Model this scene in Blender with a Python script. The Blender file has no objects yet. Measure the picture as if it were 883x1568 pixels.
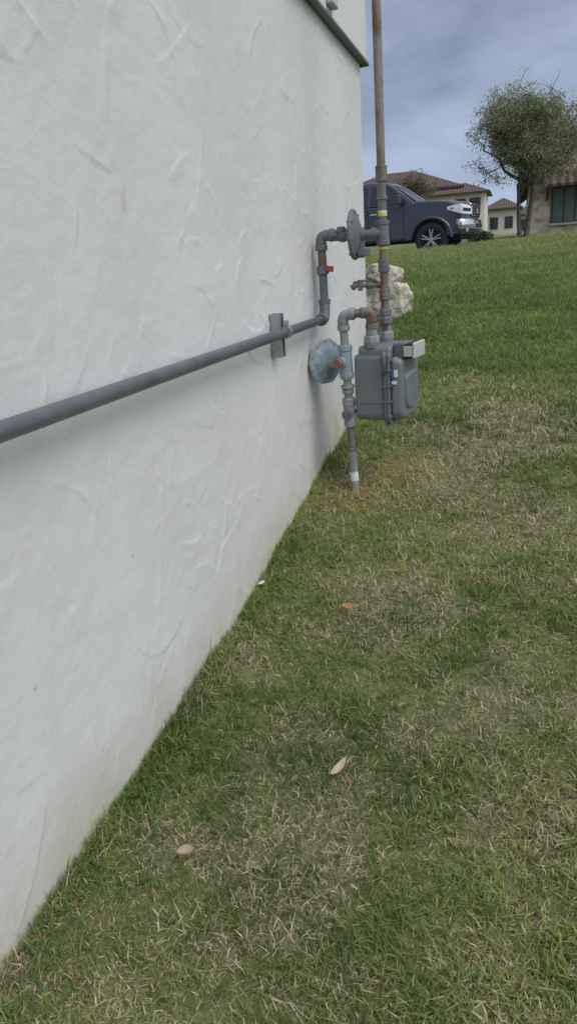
import bpy, bmesh, math, random
import numpy as np
from mathutils import Vector as V, Matrix
random.seed(7); rng=np.random.default_rng(11)
scene=bpy.context.scene
COL=scene.collection

# ------------------------------------------------------------------ helpers
def link(o,parent=None):
    COL.objects.link(o)
    if parent is not None: o.parent=parent
    return o
def empty(name):
    e=bpy.data.objects.new(name,None); e.empty_display_size=.1; COL.objects.link(e); return e
def np_mesh(name,verts,faces,mat=None,parent=None,smooth=True,cols=None,attrname="Col"):
    """verts Nx3, faces list of index-arrays (each MxK)"""
    me=bpy.data.meshes.new(name)
    verts=np.asarray(verts,dtype=np.float32)
    me.vertices.add(len(verts)); me.vertices.foreach_set("co",verts.ravel())
    if not isinstance(faces,(list,tuple)): faces=[faces]
    loops=np.concatenate([np.asarray(f,dtype=np.int32).ravel() for f in faces])
    tot=np.concatenate([np.full(len(f),np.asarray(f).shape[1],dtype=np.int32) for f in faces])
    st=np.concatenate([[0],np.cumsum(tot)[:-1]]).astype(np.int32)
    me.loops.add(len(loops)); me.loops.foreach_set("vertex_index",loops)
    me.polygons.add(len(tot)); me.polygons.foreach_set("loop_start",st)
    try: me.polygons.foreach_set("loop_total",tot)
    except Exception: pass
    me.polygons.foreach_set("use_smooth",np.full(len(tot),smooth))
    if cols is not None:
        a=me.attributes.new(attrname,'FLOAT_COLOR','POINT')
        c=np.ones((len(verts),4),dtype=np.float32); c[:,:3]=cols
        a.data.foreach_set("color",c.ravel())
    me.update(calc_edges=True)
    o=bpy.data.objects.new(name,me)
    if mat: me.materials.append(mat)
    return link(o,parent)
def bm_obj(name,bm,mat=None,parent=None,smooth=False,bevel=0,seg=2):
    me=bpy.data.meshes.new(name); bmesh.ops.recalc_face_normals(bm,faces=bm.faces); bm.to_mesh(me); bm.free()
    o=bpy.data.objects.new(name,me)
    if mat: me.materials.append(mat)
    for p in me.polygons: p.use_smooth=smooth
    link(o,parent)
    if bevel>0:
        m=o.modifiers.new("bev",'BEVEL'); m.width=bevel; m.segments=seg; m.limit_method='ANGLE'; m.angle_limit=math.radians(35)
        for p in me.polygons: p.use_smooth=True
        w=o.modifiers.new("wn",'WEIGHTED_NORMAL'); w.keep_sharp=True
    return o
def box(name,c,s,mat,parent=None,rot=None,bevel=0,seg=2):
    bm=bmesh.new(); bmesh.ops.create_cube(bm,size=1)
    M=Matrix.Translation(V(c))@(rot.to_4x4() if rot is not None else Matrix.Identity(4))@Matrix.Diagonal((*s,1))
    bmesh.ops.transform(bm,matrix=M,verts=bm.verts)
    return bm_obj(name,bm,mat,parent,bevel=bevel,seg=seg)
def frame_for(d):
    d=V(d).normalized(); a=V((0,0,1)) if abs(d.z)<.9 else V((1,0,0))
    u=d.cross(a).normalized(); v=d.cross(u).normalized(); return d,u,v
def lathe(name,p0,axis,prof,mat,parent=None,n=32,smooth=True,sharp=40):
    """prof list of (t along axis, radius)"""
    d,u,v=frame_for(axis); p0=V(p0)
    vs=[];fs=[]
    for t,r in prof:
        for k in range(n):
            a=2*math.pi*k/n; vs.append(p0+d*t+(u*math.cos(a)+v*math.sin(a))*max(r,1e-4))
    for i in range(len(prof)-1):
        for k in range(n):
            k2=(k+1)%n; fs.append((i*n+k,i*n+k2,(i+1)*n+k2,(i+1)*n+k))
    fs.append(tuple(range(n))[::-1]); fs.append(tuple((len(prof)-1)*n+k for k in range(n)))
    me=bpy.data.meshes.new(name); me.from_pydata(vs,[],fs); me.update()
    bm=bmesh.new(); bm.from_mesh(me); bmesh.ops.recalc_face_normals(bm,faces=bm.faces); 
    for e in bm.edges:
        if len(e.link_faces)==2 and e.calc_face_angle()>math.radians(sharp): e.smooth=False
    bm.to_mesh(me); bm.free()
    for p in me.polygons: p.use_smooth=smooth
    if mat: me.materials.append(mat)
    return link(bpy.data.objects.new(name,me),parent)
def cyl(name,a,b,r,mat,parent=None,n=24,ch=.0015):
    a=V(a);b=V(b);L=(b-a).length; ch=min(ch,L*.3,r*.5)
    return lathe(name,a,b-a,[(0,r-ch),(ch,r),(L-ch,r),(L,r-ch)],mat,parent,n)
def hexn(name,a,b,r,mat,parent=None,n=6):
    a=V(a);b=V(b);L=(b-a).length
    return lathe(name,a,b-a,[(0,r*.88),(L*.15,r),(L*.85,r),(L,r*.88)],mat,parent,n,smooth=False)
def sweep(name,pts,r,mat,parent=None,fil=.03,n=20,radii=None):
    pts=[V(p) for p in pts]; path=[pts[0]]
    for i in range(1,len(pts)-1):
        p=pts[i]; a=(pts[i-1]-p); b=(pts[i+1]-p)
        f=min(fil,a.length*.49,b.length*.49); A=p+a.normalized()*f; B=p+b.normalized()*f
        for k in range(7):
            t=k/6; path.append(A*(1-t)**2+p*2*t*(1-t)+B*t*t)
    path.append(pts[-1]); vs=[];fs=[]; d0=(path[1]-path[0]).normalized(); _,u,v=frame_for(d0)
    for i,p in enumerate(path):
        d=(path[min(i+1,len(path)-1)]-path[max(i-1,0)]).normalized()
        u=(u-d*u.dot(d)).normalized(); v=d.cross(u)
        rr=r if radii is None else radii[0]+(radii[1]-radii[0])*i/(len(path)-1)
        for k in range(n):
            a=2*math.pi*k/n; vs.append(p+(u*math.cos(a)+v*math.sin(a))*rr)
    for i in range(len(path)-1):
        for k in range(n):
            k2=(k+1)%n; fs.append((i*n+k,i*n+k2,(i+1)*n+k2,(i+1)*n+k))
    fs.append(tuple(range(n))[::-1]); fs.append(tuple((len(path)-1)*n+k for k in range(n)))
    me=bpy.data.meshes.new(name); me.from_pydata(vs,[],fs); me.update()
    for p in me.polygons: p.use_smooth=True
    if mat: me.materials.append(mat)
    return link(bpy.data.objects.new(name,me),parent)

# ------------------------------------------------------------------ materials
class N:
    def __init__(s,name):
        s.m=bpy.data.materials.new(name); s.m.use_nodes=True; s.t=s.m.node_tree; s.b=s.t.nodes["Principled BSDF"]; s.tc=None
    def n(s,ty,**k):
        x=s.t.nodes.new(ty)
        for a,b in k.items():
            if a in x.inputs: x.inputs[a].default_value=b
            else: setattr(x,a,b)
        return x
    def l(s,a,b): s.t.links.new(a,b)
    def co(s):
        if not s.tc: s.tc=s.n("ShaderNodeTexCoord")
        return s.tc.outputs["Object"]
    def noise(s,scale,detail=4,rough=.55,vec=None,dist=0):
        x=s.n("ShaderNodeTexNoise"); x.inputs["Scale"].default_value=scale; x.inputs["Detail"].default_value=detail; x.inputs["Roughness"].default_value=rough; x.inputs["Distortion"].default_value=dist
        s.l(vec or s.co(),x.inputs["Vector"]); return x.outputs["Fac"]
    def ramp(s,f,stops,interp='LINEAR'):
        x=s.n("ShaderNodeValToRGB"); e=x.color_ramp.elements; x.color_ramp.interpolation=interp
        while len(e)<len(stops): e.new(.5)
        for i,(p,c) in enumerate(stops):
            e[i].position=p; e[i].color=(*c,1) if len(c)==3 else c
        s.l(f,x.inputs[0]); return x.outputs[0]
    def mix(s,f,a,b,mode='MIX'):
        x=s.n("ShaderNodeMix",data_type='RGBA',blend_type=mode)
        for v,i in ((f,0),(a,6),(b,7)):
            if hasattr(v,'links'): s.l(v,x.inputs[i])
            else: x.inputs[i].default_value=v if i==0 else ((*v,1) if len(v)==3 else v)
        return x.outputs[2]
    def math(s,op,a,b=0,c=0):
        x=s.n("ShaderNodeMath",operation=op)
        for i,v in enumerate((a,b,c)):
            if hasattr(v,'links'): s.l(v,x.inputs[i])
            else: x.inputs[i].default_value=v
        return x.outputs[0]
    def bump(s,h,strength=.3,dist=.01,normal=None):
        x=s.n("ShaderNodeBump"); x.inputs["Strength"].default_value=strength; x.inputs["Distance"].default_value=dist
        s.l(h,x.inputs["Height"])
        if normal: s.l(normal,x.inputs["Normal"])
        return x.outputs[0]
    def done(s,col,rough=.6,metal=0,nor=None):
        for v,i in ((col,"Base Color"),(rough,"Roughness"),(metal,"Metallic")):
            if hasattr(v,'links'): s.l(v,s.b.inputs[i])
            else: s.b.inputs[i].default_value=(*v,1) if i=="Base Color" else v
        if nor: s.l(nor,s.b.inputs["Normal"])
        return s.m
W3=(0,0,0);W1=(1,1,1)
def paint(name,c,rough=.45,var=.25,metal=0,scale=25,bump=.15,dirt=(.1,.08,.06),dirtamt=.25):
    s=N(name); n1=s.noise(scale,5,.6); n2=s.noise(scale*4,4,.7)
    col=s.ramp(n1,[(.3,tuple(x*(1-var) for x in c)),(.7,tuple(min(1,x*(1+var*.6)) for x in c))])
    if dirtamt>0: col=s.mix(s.math('MULTIPLY',s.ramp(n2,[(.52,W3),(.68,W1)]),dirtamt),col,dirt)
    return s.done(col,rough,metal,s.bump(n2,bump,.002) if bump else None)
def rusty(name,c,amt=.5,rough=.6,rust2=(.30,.12,.045),rust1=(.10,.04,.02),scale=14):
    s=N(name)
    mp=s.n("ShaderNodeMapping"); mp.inputs["Scale"].default_value=(1,1,.35); s.l(s.co(),mp.inputs[0])
    n1=s.noise(scale,6,.65,mp.outputs[0]); n2=s.noise(scale*6,4,.7)
    rc=s.ramp(n2,[(.35,rust1),(.65,rust2)])
    f=s.ramp(n1,[(1-amt-.07,W3),(1-amt+.07,W1)])
    base=s.ramp(n2,[(.3,tuple(x*.8 for x in c)),(.7,tuple(x*1.15 for x in c))])
    return s.done(s.mix(f,base,rc),rough,0,s.bump(n2,.35,.0015))
M_pipe=paint("grey_pipe_paint",(.15,.152,.175),.42,.25,scale=18,bump=.12,dirtamt=.2)
M_pipe2=paint("grey_pipe_light",(.27,.29,.30),.5,.25,scale=30,dirtamt=.45,dirt=(.14,.10,.07))
M_rust=rusty("rusty_fitting",(.19,.175,.165),.50,rust2=(.22,.125,.07),rust1=(.09,.055,.04),scale=22)
M_tall=rusty("weathered_tall_pipe",(.235,.205,.175),.48,rust2=(.20,.10,.055),rust1=(.085,.045,.033),scale=16)
M_meter=paint("meter_grey_paint",(.165,.187,.195),.38,.14,scale=12,bump=.06,dirtamt=.18)
M_meterd=paint("meter_dark_plate",(.115,.135,.15),.45,.15,scale=20,bump=.08)
M_reg=paint("regulator_blue_grey",(.28,.345,.375),.42,.14,scale=20,bump=.08,dirtamt=.2)
M_regd=paint("regulator_dark_grey",(.15,.16,.175),.5,.25,scale=30,bump=.15)
M_black=paint("black_plastic",(.012,.012,.013),.6,.1,bump=0,dirtamt=0)
M_lid=paint("index_cover",(.5,.51,.48),.4,.12,scale=60,bump=.03)
M_white=paint("white_label",(.72,.73,.72),.5,.06,scale=60,bump=0,dirtamt=.1)
M_blue=paint("blue_label",(.03,.10,.3),.5,.06,bump=0,dirtamt=0)
M_yel=paint("yellow_tag",(.62,.54,.08),.5,.1,bump=0,dirtamt=.2)
M_red=paint("red_tab",(.42,.05,.04),.5,.15,bump=0,dirtamt=.15)
M_redplug=paint("faded_red_plug",(.27,.13,.11),.6,.2,bump=.1)
M_galv=paint("galvanised_steel",(.42,.43,.45),.38,.25,metal=.7,scale=40,bump=.1)
M_flash=paint("drip_edge_metal",(.10,.10,.10),.5,.2,scale=15,bump=.1)
def car(name,c):
    s=N(name); s.b.inputs["Coat Weight"].default_value=.8; s.b.inputs["Coat Roughness"].default_value=.06
    return s.done(s.ramp(s.noise(2,3),[(.3,tuple(x*.92 for x in c)),(.7,c)]),.35,.35)
M_car=car("slate_blue_car_paint",(.045,.052,.074))
M_glass=paint("tinted_glass",(.025,.03,.036),.08,.05,bump=0,dirtamt=0)
M_chrome=paint("chrome",(.75,.76,.78),.12,.05,metal=1,bump=0,dirtamt=0)
M_tyre=paint("tyre_rubber",(.025,.025,.025),.8,.2,bump=.1,dirtamt=.1)
M_alloy=paint("alloy_wheel",(.5,.51,.53),.35,.1,metal=.8,bump=0,dirtamt=0)
M_lamp=paint("headlamp_lens",(.7,.72,.75),.1,.1,bump=0,dirtamt=0)
M_amber=paint("amber_lens",(.6,.25,.06),.2,.1,bump=0,dirtamt=0)

# stucco
def stucco(name):
    s=N(name); co=s.co()
    big=s.noise(1.3,5,.6); med=s.noise(7,6,.6); fine=s.noise(190,3,.6); fine2=s.noise(60,4,.6)
    col=s.ramp(big,[(.3,(.60,.596,.582)),(.7,(.67,.667,.652))])
    col=s.mix(s.math('MULTIPLY',s.ramp(med,[(.5,W3),(.8,W1)]),.3),col,(.585,.578,.56))
    sep=s.n("ShaderNodeSeparateXYZ"); s.l(co,sep.inputs[0])
    # rising damp / splash soiling at the foot: real albedo change following the ground profile
    g=s.math('MULTIPLY_ADD',s.math('MAXIMUM',s.math('SUBTRACT',sep.outputs[1],1.3),0),.13,.17)
    h=s.math('SUBTRACT',sep.outputs[2],g)
    mp=s.n("ShaderNodeMapping"); mp.inputs["Scale"].default_value=(1,1,.45); s.l(co,mp.inputs[0])
    st=s.noise(5,5,.6,mp.outputs[0],.6)
    near=s.math('SUBTRACT',1,s.math('MULTIPLY',h,2.6))
    f=s.math('MULTIPLY',s.ramp(s.math('MULTIPLY',near,s.math('ADD',st,.15)),[(.25,W3),(.6,W1)]),.7)
    col=s.mix(f,col,(.47,.44,.33))
    my=s.n("ShaderNodeMapRange"); s.l(sep.outputs[1],my.inputs[0]); my.inputs[1].default_value=2.6; my.inputs[2].default_value=3.4; my.interpolation_type='SMOOTHSTEP'
    mz=s.n("ShaderNodeMapRange"); s.l(h,mz.inputs[0]); mz.inputs[1].default_value=.55; mz.inputs[2].default_value=.1
    f2=s.math('MULTIPLY',s.math('MULTIPLY',my.outputs[0],mz.outputs[0]),s.ramp(st,[(.3,(.25,)*3),(.65,W1)]))
    col=s.mix(s.math('MULTIPLY',f2,.62),col,(.34,.31,.21))
    sp=s.ramp(s.noise(9,2,.5,mp.outputs[0],1.2),[(.74,W3),(.78,W1)])
    col=s.mix(s.math('MULTIPLY',sp,.35),col,(.45,.36,.25))
    vo=s.n("ShaderNodeTexVoronoi"); vo.inputs["Scale"].default_value=9; s.l(co,vo.inputs["Vector"])
    dots=s.ramp(vo.outputs["Distance"],[(.025,W1),(.045,W3)]); keep=s.ramp(s.noise(5,2,.5),[(.52,W3),(.56,W1)])
    col=s.mix(s.math('MULTIPLY',s.math('MULTIPLY',dots,keep),.6),col,(.30,.28,.25))
    sc_=s.ramp(s.noise(26,3,.6,None,2.5),[(.735,W3),(.76,W1)])
    col=s.mix(s.math('MULTIPLY',sc_,.35),col,(.45,.44,.42))
    nor=s.bump(fine,.32,.0015); nor=s.bump(fine2,.28,.003,nor); nor=s.bump(med,.18,.012,nor)
    return s.done(col,.88,0,nor)
M_stucco=stucco("painted_stucco")

# ------------------------------------------------------------------ terrain
PY=np.array([-400,-6,0,.68,1.08,1.42,1.93,2.3,2.79,3.15,3.43,4.1,7,12,16,17.3,18.6,25,27,32,60,100,400,900])
PZ=np.array([-2,.08,.17,.19,.205,.225,.262,.315,.40,.44,.465,.52,.745,1.10,1.385,1.46,1.28,1.28,1.6,1.8,2.5,3.4,5,6])
def sm(t): t=np.clip(t,0,1); return t*t*(3-2*t)
def gh(x,y):
    x=np.asarray(x,dtype=float);y=np.asarray(y,dtype=float)
    z=np.interp(y,PY,PZ)
    z=.5*z+.25*np.interp(y-.25,PY,PZ)+.25*np.interp(y+.25,PY,PZ)
    z=z+.04*(np.clip(x,-4,6)+1.1)*sm((y-4)/13)*(1-sm((y-17.3)/1.3))
    return z
def vnoise(x,y,sc,seed):
    r=np.random.default_rng(seed).random((256,256))
    X=x*sc+1000;Y=y*sc+1000; xi=np.floor(X).astype(int);yi=np.floor(Y).astype(int);fx=X-xi;fy=Y-yi
    fx=fx*fx*(3-2*fx);fy=fy*fy*(3-2*fy)
    g=lambda a,b:r[a%256,b%256]
    return (g(xi,yi)*(1-fx)+g(xi+1,yi)*fx)*(1-fy)+(g(xi,yi+1)*(1-fx)+g(xi+1,yi+1)*fx)*fy
def fbm(x,y,sc,seed,o=4):
    s=0;a=1;t=0
    for i in range(o):
        s=s+a*vnoise(x,y,sc*2**i,seed+i);t+=a;a*=.55
    return s/t

def dryness(x,y):
    near=fbm(x,y,2.4,5,4)*.5+fbm(x,y,10,9,3)*.5
    d=.49+(near-.5)*2.7
    d=d-.80*sm((y-3.9-.5*(fbm(x,y,1.2,31,3)-.5)*3)/1.0)
    d=d+.34*np.exp(-((x-.62)**2/.10+(y-3.1)**2/.35))
    d=d+.28*np.exp(-((x-.50)**2/.05+(y-2.35)**2/.3))
    d=d+.34*sm((y-11)/5)
    d=d-.14*np.exp(-x/.12)*(y<4.1)
    d=d-.10*sm((x-.75)/.4)*(y<4)
    return np.clip(d,.02,.9)

s=N("lawn_ground"); co=s.co()
at=s.n("ShaderNodeAttribute"); at.attribute_name="Col"
n1=s.noise(60,5,.75); n2=s.noise(240,3,.7); 
mp=s.n("ShaderNodeMapping"); mp.inputs["Scale"].default_value=(1,.25,1); mp.inputs["Rotation"].default_value=(0,0,.7); s.l(co,mp.inputs[0])
n3=s.noise(180,2,.6,mp.outputs[0],1.5)
c=s.mix(s.ramp(n1,[(.35,W3),(.6,W1)]),(.075,.10,.03),at.outputs["Color"])
c=s.mix(s.math('MULTIPLY',s.ramp(n3,[(.5,W3),(.62,W1)]),.6),c,(.33,.29,.17))
c=s.mix(s.math('MULTIPLY',s.ramp(n2,[(.5,W3),(.65,W1)]),.5),c,(.10,.17,.035))
M_ground=s.done(c,.95,0,s.bump(n1,.7,.02,s.bump(n3,.6,.008)))
ys=np.concatenate([-np.geomspace(400,3,14),np.arange(-2.5,6,.06),np.arange(6,30,.2),np.geomspace(30,900,40)])
xs=np.concatenate([-np.geomspace(500,3.2,22),np.arange(-3,4,.08),np.geomspace(4,500,34)])
X,Y=np.meshgrid(xs,ys); Z=gh(X,Y)+ .012*(fbm(X,Y,3,40,3)-.5)*(Y<17)*(X>-3)*(X<6)
nx,ny=len(xs),len(ys)
idx=np.arange(nx*ny).reshape(ny,nx)
F4=np.stack([idx[:-1,:-1],idx[:-1,1:],idx[1:,1:],idx[1:,:-1]],-1).reshape(-1,4)
D=dryness(X.ravel(),Y.ravel())[:,None]
gc=np.array([.12,.18,.04])*(1-D)+np.array([.26,.23,.12])*D
np_mesh("ground",np.stack([X,Y,Z],-1).reshape(-1,3),F4,M_ground,cols=gc)

# street
s=N("asphalt"); n=s.noise(30,5,.7)
M_asph=s.done(s.ramp(n,[(.3,(.10,.10,.10)),(.7,(.17,.165,.16))]),.9,0,s.bump(s.noise(200,2),.4,.004))
s=N("concrete"); n=s.noise(6,5,.7)
M_conc=s.done(s.ramp(n,[(.3,(.33,.31,.28)),(.7,(.45,.43,.40))]),.9,0,s.bump(s.noise(120,2),.3,.003))
def strip(name,x0,x1,y0,y1,z,mat,parent=None,h=0):
    if h: return box(name,((x0+x1)/2,(y0+y1)/2,z+h/2-.1),(x1-x0,y1-y0,h+.2),mat,parent,bevel=.015)
    return np_mesh(name,[(x0,y0,z),(x1,y0,z),(x1,y1,z),(x0,y1,z)],np.array([[0,1,2,3]]),mat,parent,smooth=False)
road=empty("street")
strip("road_surface",-90,90,18.95,24.55,1.29,M_asph,road)
strip("kerb_near",-90,90,18.78,18.95,1.285,M_conc,road,.12)
strip("kerb_far",-90,90,24.55,24.72,1.285,M_conc,road,.13)

# ------------------------------------------------------------------ grass blades
def build_grass():
    NT=70000; K=8
    r=(rng.random(NT)*(18.2**.62-.45**.62)+.45**.62)**(1/.62)
    th=np.radians(-49+rng.random(NT)*74)
    x=.8+r*np.sin(th); y=r*np.cos(th)-.05
    ok=((x>.012)|(y>4.1))&(y>-.5)&(y<18.3)&(x>-4)
    x,y,r=x[ok],y[ok],r[ok]
    n2=2600; yw=.3+(rng.random(n2)**.8)*3.8; xw=.006+np.abs(rng.normal(0,.02,n2))
    x=np.concatenate([x,xw]);y=np.concatenate([y,yw]);r=np.concatenate([r,np.hypot(xw-.8,yw)])
    wallm=np.concatenate([np.zeros(len(r)-n2),np.ones(n2)])
    nt=len(x); d=dryness(x,y)
    lush=sm((y-3.9)/1.2); hue=fbm(x,y,2.2,77,4)
    lod=np.maximum(1,(r/1.5))**.72
    hp=.6+.9*fbm(x,y,6,55,3)
    rep=lambda a:np.repeat(a,K)
    sp=rep(.010*lod)
    x0=rep(x)+rng.normal(0,1,nt*K)*sp;y0=rep(y)+rng.normal(0,1,nt*K)*sp
    m=(y0<4.08)&(x0<.004); x0[m]=.004+np.abs(rng.normal(0,.003,m.sum()))
    dr=rng.random(nt*K)<rep(d)*.92
    h=(.017+.026*rng.random(nt*K)**1.3)*rep(hp)*(1+.25*rep(lod-1)); h*=np.where(dr,.8,1.0)*(1+.15*rep(lush))
    h*=1+rep(wallm)*(.0+.5*rng.random(nt*K))
    lean=np.abs(rng.normal(.8,.42,nt*K)); lean=np.where(dr,lean*1.4,lean); lean=np.where(rep(wallm)>0,lean*.7,lean)
    az=rng.random(nt*K)*2*np.pi
    w=(.0011+.0009*rng.random(nt*K))*rep(lod); 
    long_=rng.random(nt*K)<.03; h[long_]*=1.5
    dx,dy=np.cos(az),np.sin(az)
    tw=rng.random(nt*K)*np.pi; px_,py_=np.cos(tw),np.sin(tw)
    z0=gh(x0,y0)-.004
    sl=np.minimum(np.sin(np.minimum(lean,1.5)),.99); cl=np.cos(np.minimum(lean,1.5))
    mx=x0+dx*h*.45*sl*.6; my=y0+dy*h*.45*sl*.6; mz=z0+h*.55*(cl*.6+.4)
    tx=x0+dx*h*sl*1.15; ty=y0+dy*h*sl*1.15; tz=z0+h*(cl*.85+.12)
    m=(y0<4.08); 
    for a in (mx,tx): a[m]=np.maximum(a[m],.003)
    n=nt*K; P=np.empty((n,5,3),np.float32)
    P[:,0]=np.stack([x0-px_*w,y0-py_*w,z0],-1);P[:,1]=np.stack([x0+px_*w,y0+py_*w,z0],-1)
    P[:,2]=np.stack([mx-px_*w*.85,my-py_*w*.85,mz],-1);P[:,3]=np.stack([mx+px_*w*.85,my+py_*w*.85,mz],-1)
    P[:,4]=np.stack([tx,ty,tz],-1)
    b=np.arange(n)[:,None]*5
    Q=b+np.array([[0,1,3,2]]);T=b+np.array([[2,3,4]])
    g1=np.array([.115,.178,.05]);g2=np.array([.34,.41,.14]);g3=np.array([.40,.47,.12])
    u=np.clip(rep(hue)*1.6-.3+rng.normal(0,.25,n),0,1)[:,None]
    gcol=g1*(1-u)+g2*u
    yg=(rng.random(n)<.05+.18*rep((hue>.58)))[:,None]; gcol=np.where(yg,g3*(.7+.5*rng.random((n,1))),gcol)
    L=rep(lush)[:,None]; gcol=gcol*(1-L)+L*(np.array([.215,.305,.085])*(.6+.8*rng.random((n,1)))*(1+.8*(rep(hue)[:,None]-.5)))
    far=rep(sm((y-9)/7))[:,None]; gcol=gcol*(1-.6*far)+.6*far*np.array([.37,.40,.16])
    s1=np.array([.48,.39,.25]);s2=np.array([.84,.74,.53]);v=rng.random((n,1)); scol=s1*(1-v)+s2*v
    br=(rng.random(n)<.20)[:,None]; scol=np.where(br,np.array([.23,.17,.10])*(.7+.8*rng.random((n,1))),scol)
    pat=rep(np.exp(-(((x-.30)**2)/.012+((y-2.98)**2)/.03))+np.exp(-(((x-.17)**2)/.010+((y-2.72)**2)/.02)))
    C=np.where(dr[:,None],scol,gcol)
    o=(rng.random(n)<pat*.5)[:,None]; C=np.where(o,np.array([.60,.38,.06])*(.6+.7*rng.random((n,1))),C)
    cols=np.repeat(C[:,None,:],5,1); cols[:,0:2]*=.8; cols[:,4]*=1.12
    return P.reshape(-1,3),[Q,T],np.minimum(cols.reshape(-1,3),.85)
s=N("grass_blades"); at=s.n("ShaderNodeAttribute"); at.attribute_name="Col"
tr=s.n("ShaderNodeBsdfTranslucent"); ms=s.n("ShaderNodeMixShader"); ms.inputs[0].default_value=.45
s.l(at.outputs["Color"],s.b.inputs["Base Color"]); s.b.inputs["Roughness"].default_value=.55; s.b.inputs["Specular IOR Level"].default_value=.35
s.l(at.outputs["Color"],tr.inputs[0]); out=s.t.nodes["Material Output"]
s.l(s.b.outputs[0],ms.inputs[1]);s.l(tr.outputs[0],ms.inputs[2]);s.l(ms.outputs[0],out.inputs[0])
M_grass=s.m
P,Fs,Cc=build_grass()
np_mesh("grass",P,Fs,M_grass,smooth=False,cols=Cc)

# ------------------------------------------------------------------ stucco building
bld=empty("stucco_building")
ya=np.concatenate([np.arange(-3,.45,.05)]); yy=[.45]
while yy[-1]<4.07: yy.append(yy[-1]+.0035+.0016*max(0,yy[-1]-.6))
yy=np.array(yy); yy=yy*1.0; yy[-1]=4.07
wy=np.concatenate([ya,yy]); wz=np.concatenate([np.arange(-.4,.1,.1),np.arange(.1,2.24,.0052),[2.24]])
WY,WZ=np.meshgrid(wy,wz)
H=.004*(fbm(WY,WZ,2.5,101,3)-.5)+.0030*(fbm(WY,WZ,8,111,3)-.5)
H+=.0014*(fbm(WY+.3*fbm(WY,WZ,2,131,2),WZ*1.6,22,121,3)-.5)
R2=random.Random(5)
for i in range(420):
    cy=.3+R2.random()**1.3*3.9; cz=R2.uniform(.1,2.4); R_=R2.choice([R2.uniform(.10,.3),R2.uniform(.3,.9)])
    a0=R2.uniform(0,2*math.pi); da=R2.uniform(.08,.34)/R_; A=R2.uniform(.0010,.0026)*(1 if R2.random()<.8 else 1.6); wd=R2.uniform(.010,.04)
    ccy=cy-R_*math.cos(a0); ccz=cz-R_*math.sin(a0); ext=R_*da+wd+.03
    jm=np.where((wy>cy-ext)&(wy<cy+ext))[0]; im=np.where((wz>cz-ext)&(wz<cz+ext))[0]
    if len(jm)<2 or len(im)<2: continue
    sl=np.s_[im[0]:im[-1]+1,jm[0]:jm[-1]+1]; yy_=WY[sl]-ccy; zz_=WZ[sl]-ccz
    rr=np.hypot(yy_,zz_)+.006*(fbm(WY[sl],WZ[sl],14,200+i,2)-.5); aa=np.arctan2(zz_,yy_); da_=np.abs((aa-a0+math.pi)%(2*math.pi)-math.pi)
    sgn=1 if R2.random()<.5 else -1; sd=(rr-R_)*sgn
    prof=np.where(sd>0,np.exp(-sd/wd),0)*1/(1+np.exp(-np.clip(sd/.0016,-30,30)))
    win=np.clip(1-(da_/(da/2))**2,0,1)**.7
    brk=np.clip((fbm(WY[sl],WZ[sl],18,300+i,2)-.30)*4,0,1)
    H[sl]+=1.15*A*prof*win*brk
edge=1-sm((4.07-WY)/.012)
Xw=H-.004*edge
ni,nj=WY.shape; idx=np.arange(ni*nj).reshape(ni,nj)
F4=np.stack([idx[:-1,:-1],idx[:-1,1:],idx[1:,1:],idx[1:,:-1]],-1).reshape(-1,4)
np_mesh("lower_wall",np.stack([Xw,WY,WZ],-1).reshape(-1,3),F4,M_stucco,bld)
box("wall_core",(-3.01,.53,.9),(5.98,7.06,2.66),M_stucco,bld)
box("upper_wall",(-2.985,.535,3.95),(6.03,7.13,3.4),M_stucco,bld,bevel=.012)
box("drip_edge",(.024,.535,2.246),(.026,7.17,.016),M_flash,bld,bevel=.003)
box("drip_edge_end",(-3,4.112,2.246),(6.02,.02,.016),M_flash,bld)
box("soffit",(.0,.53,2.244),(.02,7.08,.008),M_flash,bld)
box("roof_slab",(-3,.5,5.75),(6.8,7.9,.2),M_flash,bld)
box("wall_fixture",(.045,3.30,2.33),(.03,.10,.10),M_lid,bld,bevel=.006)

# ------------------------------------------------------------------ wall gas pipe
wp=empty("wall_gas_pipe"); r1=.0168
sweep("horizontal_run",[(.05,-3,1.09),(.05,2.89,1.09)],r1,M_pipe,wp,fil=0,n=28)
sweep("corner_elbow",[(.05,2.86,1.09),(.046,2.935,1.09),(.045,2.945,1.16)],.0215,M_pipe,wp,fil=.035,n=24)
cyl("elbow_collar",(.05,2.85,1.09),(.05,2.872,1.09),.0245,M_pipe,wp)
cyl("vertical_lower",(.045,2.945,1.15),(.044,2.945,1.27),r1,M_pipe,wp)
cyl("elbow_collar_up",(.045,2.945,1.145),(.045,2.945,1.165),.0245,M_pipe,wp)
cyl("rust_nipple",(.044,2.945,1.255),(.044,2.945,1.335),.0172,M_rust,wp)
cyl("valve_body",(.044,2.945,1.262),(.044,2.945,1.295),.025,M_pipe,wp)
cyl("valve_stem",(.044,2.945,1.278),(.078,2.925,1.280),.009,M_rust,wp)
box("red_tab",(.082,2.92,1.281),(.02,.03,.022),M_red,wp,bevel=.003)
cyl("vertical_upper",(.044,2.945,1.325),(.042,2.945,1.385),r1,M_pipe,wp)
sweep("top_elbow",[(.042,2.945,1.36),(.042,2.945,1.408),(.10,2.945,1.408)],.0215,M_pipe,wp,fil=.04,n=24)
cyl("top_elbow_collar",(.042,2.945,1.352),(.042,2.945,1.372),.0248,M_pipe,wp)
cyl("top_elbow_collar2",(.078,2.945,1.408),(.097,2.945,1.408),.0248,M_pipe,wp)

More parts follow.
